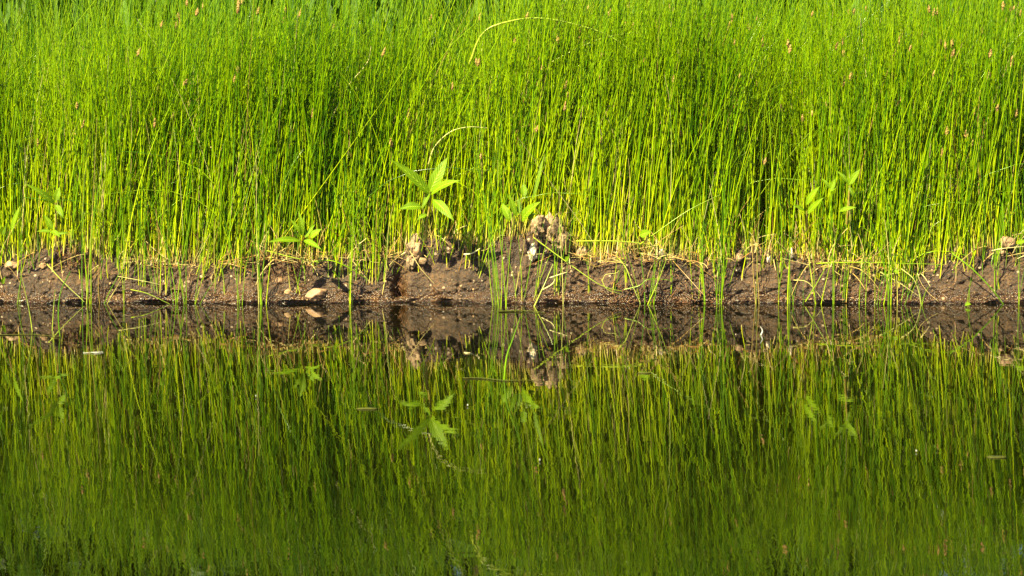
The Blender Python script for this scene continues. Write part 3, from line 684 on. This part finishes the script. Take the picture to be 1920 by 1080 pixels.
# ------------------------------------------------------------------ stones, clods, pebbles
def rock(name, c, size, mat, label, cat, group=None, seed=0, rough=.22, sub=3, facet=.0, rot=0.0):
    import bmesh
    bm = bmesh.new(); bmesh.ops.create_icosphere(bm, subdivisions=sub, radius=1.0)
    rs = random.Random(seed * 7 + 1); off = Vector((rs.uniform(-50, 50), rs.uniform(-50, 50), rs.uniform(-50, 50)))
    planes = [(Vector((rs.gauss(0, 1), rs.gauss(0, 1), rs.gauss(0, 1))).normalized(), rs.uniform(.62, .9)) for _ in range(9)]
    R = Matrix.Rotation(rot, 3, 'Y')
    for v in bm.verts:
        d = v.co.normalized(); r = 1 + rough * mnoise.noise(d * 1.4 + off) + rough * .6 * mnoise.noise(d * 3.5 + off) + rough * .35 * mnoise.noise(d * 9 + off)
        p = d * r
        if facet:
            for n_, k_ in planes:
                s = p.dot(n_)
                if s > k_: p = p - n_ * (s - k_) * facet
        v.co = R @ Vector((p.x * size[0], p.y * size[1], p.z * size[2]))
    me = bpy.data.meshes.new(name); bm.to_mesh(me); bm.free(); me.materials.append(mat)
    me.polygons.foreach_set('use_smooth', np.ones(len(me.polygons), dtype=bool))
    o = bpy.data.objects.new(name, me); COL.objects.link(o); o.location = [float(k) for k in c]
    return tag(o, label, cat, group)
U = .00083
def stone(px, py, w, h, mat, label, seed, name='stone', cat='stone', rough=.22, facet=.8, dy=.0, sub=4, rot=0.0, depth=None):
    c = face_point(px, py); c = at(px, py, c[1] + dy)
    return rock(name, c, (w * U * .5, (depth or (w + h) * .45) * U * .5, h * U * .5), mat, label, cat, None, seed, rough, sub, facet, rot)
stone(592, 552, 44, 28, M_PINK, 'largest pinkish angular stone resting low on the mud near the water', 3, rot=-.25, dy=.007)
stone(776, 474, 34, 62, M_CLOD, 'upright pale fibrous clod left of the crest below the largest plant', 4, 'clod', 'clod', .4, .3, sub=5, rot=.15)
stone(782, 468, 22, 34, M_STONE_TAN, 'tan stone set into the upright pale clod', 5, dy=-.012)
stone(792, 489, 15, 15, M_STONE_TAN, 'small orange tan pebble at the foot of the upright pale clod', 6, dy=-.010)
stone(1045, 444, 46, 76, M_CLOD, 'large grey tan dried clod standing above the mud right of centre', 8, 'clod', 'clod', .45, .2, sub=5, dy=.0, rot=-.3)
stone(1012, 425, 34, 46, M_CLOD, 'smaller dried clod leaning against the left of the large one', 9, 'clod', 'clod', .45, .2, sub=5, dy=.002)
stone(999, 474, 20, 34, M_STONE_WHITE, 'crumbly white stone below the dried clods', 10, rough=.4, facet=.4, dy=-.006)
stone(1443, 487, 15, 17, M_STONE_WHITE, 'bright white pebble on the lip right of centre', 12, dy=-.006)
stone(1484, 475, 9, 22, M_STONE_WHITE, 'narrow white chip right of the bright white pebble', 13, dy=-.008)
stone(1241, 473, 12, 17, M_STONE_WHITE, 'small white chip at the rush bases above the crossed stems', 14, dy=-.008)
stone(1889, 455, 36, 26, M_STONE_TAN, 'wedge shaped tan stone on the lip at the right end', 15, dy=-.006)
stone(1879, 474, 12, 13, M_STONE_TAN, 'small round tan pebble under the wedge shaped stone', 16, dy=-.006)
stone(80, 498, 15, 13, M_PEBBLE, 'orange tan pebble in the smooth mud hump on the left', 17, dy=-.004)
stone(22, 498, 30, 22, M_STONE_TAN, 'tan stone at the lip near the left edge', 18, dy=-.002)
stone(1092, 473, 24, 22, M_STONE_TAN, 'orange tan stone at the rush bases right of the large clod', 19, dy=-.004)
stone(524, 528, 18, 17, M_PEBBLE, 'brown tan stone embedded above the waterline left of the pinkish stone', 20, dy=-.0)
stone(540, 547, 16, 11, M_PEBBLE, 'flat tan stone embedded between the narrow tuft and the pinkish stone', 21, dy=-.0)
stone(1708, 535, 10, 14, M_PEBBLE, 'upright orange pebble under the dense green overhang', 22, dy=-.004)
stone(1386, 483, 15, 17, M_STONE_TAN, 'pale tan stone on the lip left of the bright white pebble', 23, dy=-.004)
stone(1438, 560 - 82, 10, 8, M_STONE_TAN, 'tiny tan pebble touching the bright white pebble', 24, dy=-.006)
protos = [rock('pebble', (0, 0, 0), (1, .8, .75), M_PEBBLE, None, None, seed=40 + k, rough=.25, sub=2, facet=.5) for k in range(4)]
for k in range(70):
    pr = protos[k % 4]; o = pr if k < 4 else pr.copy()
    if k >= 4: COL.objects.link(o)
    px = random.uniform(0, 1920); x = at(px, 520, 0)[0]; top = float(edge_h(x)); u = random.random() ** .6 * .95
    j = int(np.searchsorted(_face[0][:, 0], x)); c = _face[int(u * 71), j]
    s = random.choice([.0013, .0016, .0020, .0025, .0033]); o.scale = (s, s, s); o.location = (c[0], c[1] - s * .25, c[2]); o.rotation_euler = (random.random(), random.random() * 6, random.random())
    tag(o, 'small tan pebble pressed into the brown mud face', 'pebble', 'small pebbles in the mud bank')

# fine roots hanging in the hollow and on the face
def roots(name, px, py, n, spread, ln, label):
    c = face_point(px, py); L_ = []
    for k in range(n):
        s = c + np.array([random.gauss(0, spread), -.004, random.gauss(0, spread * .6)])
        a = random.gauss(0, .7); l = ln * random.uniform(.4, 1)
        e_ = s + np.array([math.sin(a) * l, random.uniform(-.006, .0), -math.cos(a) * l])
        e_[2] = max(e_[2], .001)
        L_.append(catmull([s, (s + e_) / 2 + [random.gauss(0, .004), -.004, random.gauss(0, .002)], e_], 8))
    V, F = tubes(np.array(L_), np.array([[.00055 * random.uniform(.6, 1.6)] * 8 for _ in range(n)]), 4)
    o = mesh_obj(name, V, F, M_ROOT); place(o, c); tag(o, label, 'roots', kind='stuff')
roots('root_mat', 745, 530, 34, .010, .035, 'tangle of dark red roots in the hollow at the waterline')
roots('root_mat', 1290, 552, 40, .028, .018, 'dark fibrous roots along the wet ledge right of centre')
roots('root_mat', 150, 490, 30, .022, .03, 'dark roots hanging in the crumbling hollow on the left')
roots('root_mat', 520, 505, 34, .025, .03, 'dark roots hanging on the mud above the brown tan stone')
roots('root_mat', 1175, 545, 20, .015, .02, 'reddish rootlets where the bowed stems meet the mud')

# ------------------------------------------------------------------ vegetation behind the rushes
def meadow():
    n = 2600; y = 2.3 + 2.2 * rng.random(n); x = (rng.random(n) * 2 - 1) * (1.6 + .25 * y)
    K = 7; h = .42 + .38 * rng.random(n) + .05 * (y - 2.3); t = np.linspace(0, 1, K)
    V = []; F = []; T_ = []; b = 0
    for i in range(n):
        a = random.random() * 6.283; ld = np.array([math.cos(a), math.sin(a)]) * random.uniform(.1, .55); wd = random.uniform(.003, .009)
        sa = a + math.pi / 2 + random.uniform(-.5, .5); sd = np.array([math.cos(sa), math.sin(sa)])
        z0 = float(.1 + .012 * y[i]); rd = random.random()
        for k in range(K):
            tt = t[k]; c = np.array([x[i] + ld[0] * h[i] * tt ** 2, y[i] + ld[1] * h[i] * tt ** 2, z0 + h[i] * (tt - .3 * tt ** 3)])
            w_ = wd * (1 - tt ** 2.5) + .0004
            for s in (-1, 0, 1): V.append((c[0] + sd[0] * w_ * s, c[1] + sd[1] * w_ * s, c[2] + (.15 * w_ if s else 0))); T_.append((rd, tt, abs(s), 1))
        for k in range(K - 1):
            for s in (0, 1): q = b + k * 3 + s; F.append((q, q + 1, q + 4, q + 3))
        b += K * 3
    o = mesh_obj('meadow_grass', np.array(V), np.array(F), M_BLADE, attr=T_)
    tag(o, 'broad bladed meadow grass growing behind the rushes', 'grass', kind='stuff')
meadow()
def shrub(x, y, hgt, wid, n, seed, label):
    rs = np.random.default_rng(seed); z0 = .09 + .012 * y
    e = empty('shrub', (x, y, z0)); tag(e, label, 'shrub', 'leafy shrubs behind the rushes')
    L_ = []; ends = []
    for k in range(11):
        a = rs.random() * 6.283; r = wid * .5 * rs.uniform(.2, .9); top = np.array([math.cos(a) * r, math.sin(a) * r, hgt * rs.uniform(.6, .95)])
        L_.append(catmull([np.array([0, 0, -.03]), top * [.25, .25, .4], top], 8)); ends.append(top)
    V, F = tubes(np.array(L_), np.linspace(.011, .003, 8)[None].repeat(11, 0), 5); mesh_obj('branches', V, F, M_BARK, e)
    # leaf clusters round twig tips
    C = []
    for k in range(75):
        b = L_[rs.integers(0, 11)]; c = b[rs.integers(2, 8)] + rs.normal(0, 1, 3) * [wid * .17, wid * .14, hgt * .10]; c[2] = abs(c[2]); C.append(c)
    C = np.array(C); idx = rs.integers(0, len(C), n)
    cen = C[idx] + rs.normal(0, 1, (n, 3)) * np.array([.085, .085, .075]); cen[:, 2] = np.clip(cen[:, 2], .0, hgt)
    ax = rs.normal(0, 1, (n, 3)); ax[:, 2] *= .5; ax /= np.linalg.norm(ax, axis=1, keepdims=True)
    up = rs.normal(0, .5, (n, 3)) + [0, -.3, 1.0]; sd = np.cross(ax, up); sd /= np.linalg.norm(sd, axis=1, keepdims=True)
    nn = np.cross(sd, ax)
    ln = rs.uniform(.06, .11, n)[:, None]; wd = ln * .24
    Vs = np.stack([cen, cen + ax * ln * .35 + sd * wd + nn * wd * .3, cen + ax * ln * .35 - nn * 0, cen + ax * ln * .35 - sd * wd + nn * wd * .3, cen + ax * ln * .7 + sd * wd * .75, cen + ax * ln * .72, cen + ax * ln * .7 - sd * wd * .75, cen + ax * ln - nn * ln * .1], 1)
    f = np.array([(0, 1, 2, 2), (0, 2, 3, 3), (1, 4, 5, 2), (2, 5, 6, 3), (4, 7, 5, 5), (5, 7, 6, 6)])
    tri = np.array([(0, 1, 2), (0, 2, 3), (1, 4, 5), (1, 5, 2), (2, 5, 6), (2, 6, 3), (4, 7, 5), (5, 7, 6)])
    Fs = (tri[None] + 8 * np.arange(n)[:, None, None]).reshape(-1, 3)
    a = np.zeros((n, 8, 4)); a[..., 0] = rs.random(n)[:, None]; a[..., 1] = .5; a[:, [1, 3, 4, 6], 2] = 1; a[..., 3] = 1
    mesh_obj('crown', Vs, Fs, M_DARKLEAF, e, attr=a)
SH = [(-3.0, 4.2, 2.3, 1.5), (-2.15, 3.9, 2.2, 1.2), (-1.58, 4.3, 2.3, .9), (-.75, 4.0, 2.2, 1.2), (.1, 3.6, 1.9, 1.2), (.85, 4.1, 2.3, 1.2), (1.6, 3.7, 2.0, 1.2), (2.4, 4.2, 2.3, 1.3), (3.2, 3.9, 2.2, 1.4), (-.2, 5.2, 2.6, 1.6), (1.2, 5.4, 2.7, 1.7), (2.6, 5.5, 2.7, 1.8), (-2.0, 5.2, 2.7, 1.5), (-1.0, 5.5, 2.7, 1.4), (2.0, 4.9, 2.6, 1.5), (.45, 4.7, 2.4, 1.2), (-2.6, 5.6, 2.8, 1.5)]
for k, (x, y, hg, wd) in enumerate(SH):
    shrub(x, y, hg, wd, 9000, 100 + k, 'dark leafy shrub standing behind the rushes and meadow grass')

# ------------------------------------------------------------------ light
SUN_EL, SUN_AZ = 47, 220                # azimuth clockwise from +Y: behind the camera and to its left
el, az = math.radians(SUN_EL), math.radians(SUN_AZ)
sv = Vector((math.sin(az) * math.cos(el), math.cos(az) * math.cos(el), math.sin(el)))
sl = bpy.data.lights.new('sun', 'SUN'); so = bpy.data.objects.new('sun', sl); COL.objects.link(so)
sl.energy = 4.9; sl.angle = math.radians(.5); sl.color = (1.0, .89, .52)
so.rotation_euler = sv.to_track_quat('Z', 'Y').to_euler(); so.location = (-3, -6, 6)
wd = bpy.data.worlds.new("World"); scene.world = wd; wd.use_nodes = True
nt = wd.node_tree; bg = nt.nodes['Background']
sky = nt.nodes.new('ShaderNodeTexSky'); sky.sky_type = 'NISHITA'; sky.sun_disc = False
sky.sun_elevation = el; sky.sun_rotation = az
nt.links.new(sky.outputs[0], bg.inputs[0]); bg.inputs[1].default_value = .05
scene.view_settings.view_transform = 'Standard'; scene.view_settings.look = 'None'
scene.view_settings.exposure = 2.05; scene.view_settings.gamma = 1
scene.cycles.max_bounces = 6; scene.cycles.diffuse_bounces = 2; scene.cycles.glossy_bounces = 3; scene.cycles.transmission_bounces = 3
scene.cycles.sample_clamp_indirect = 6
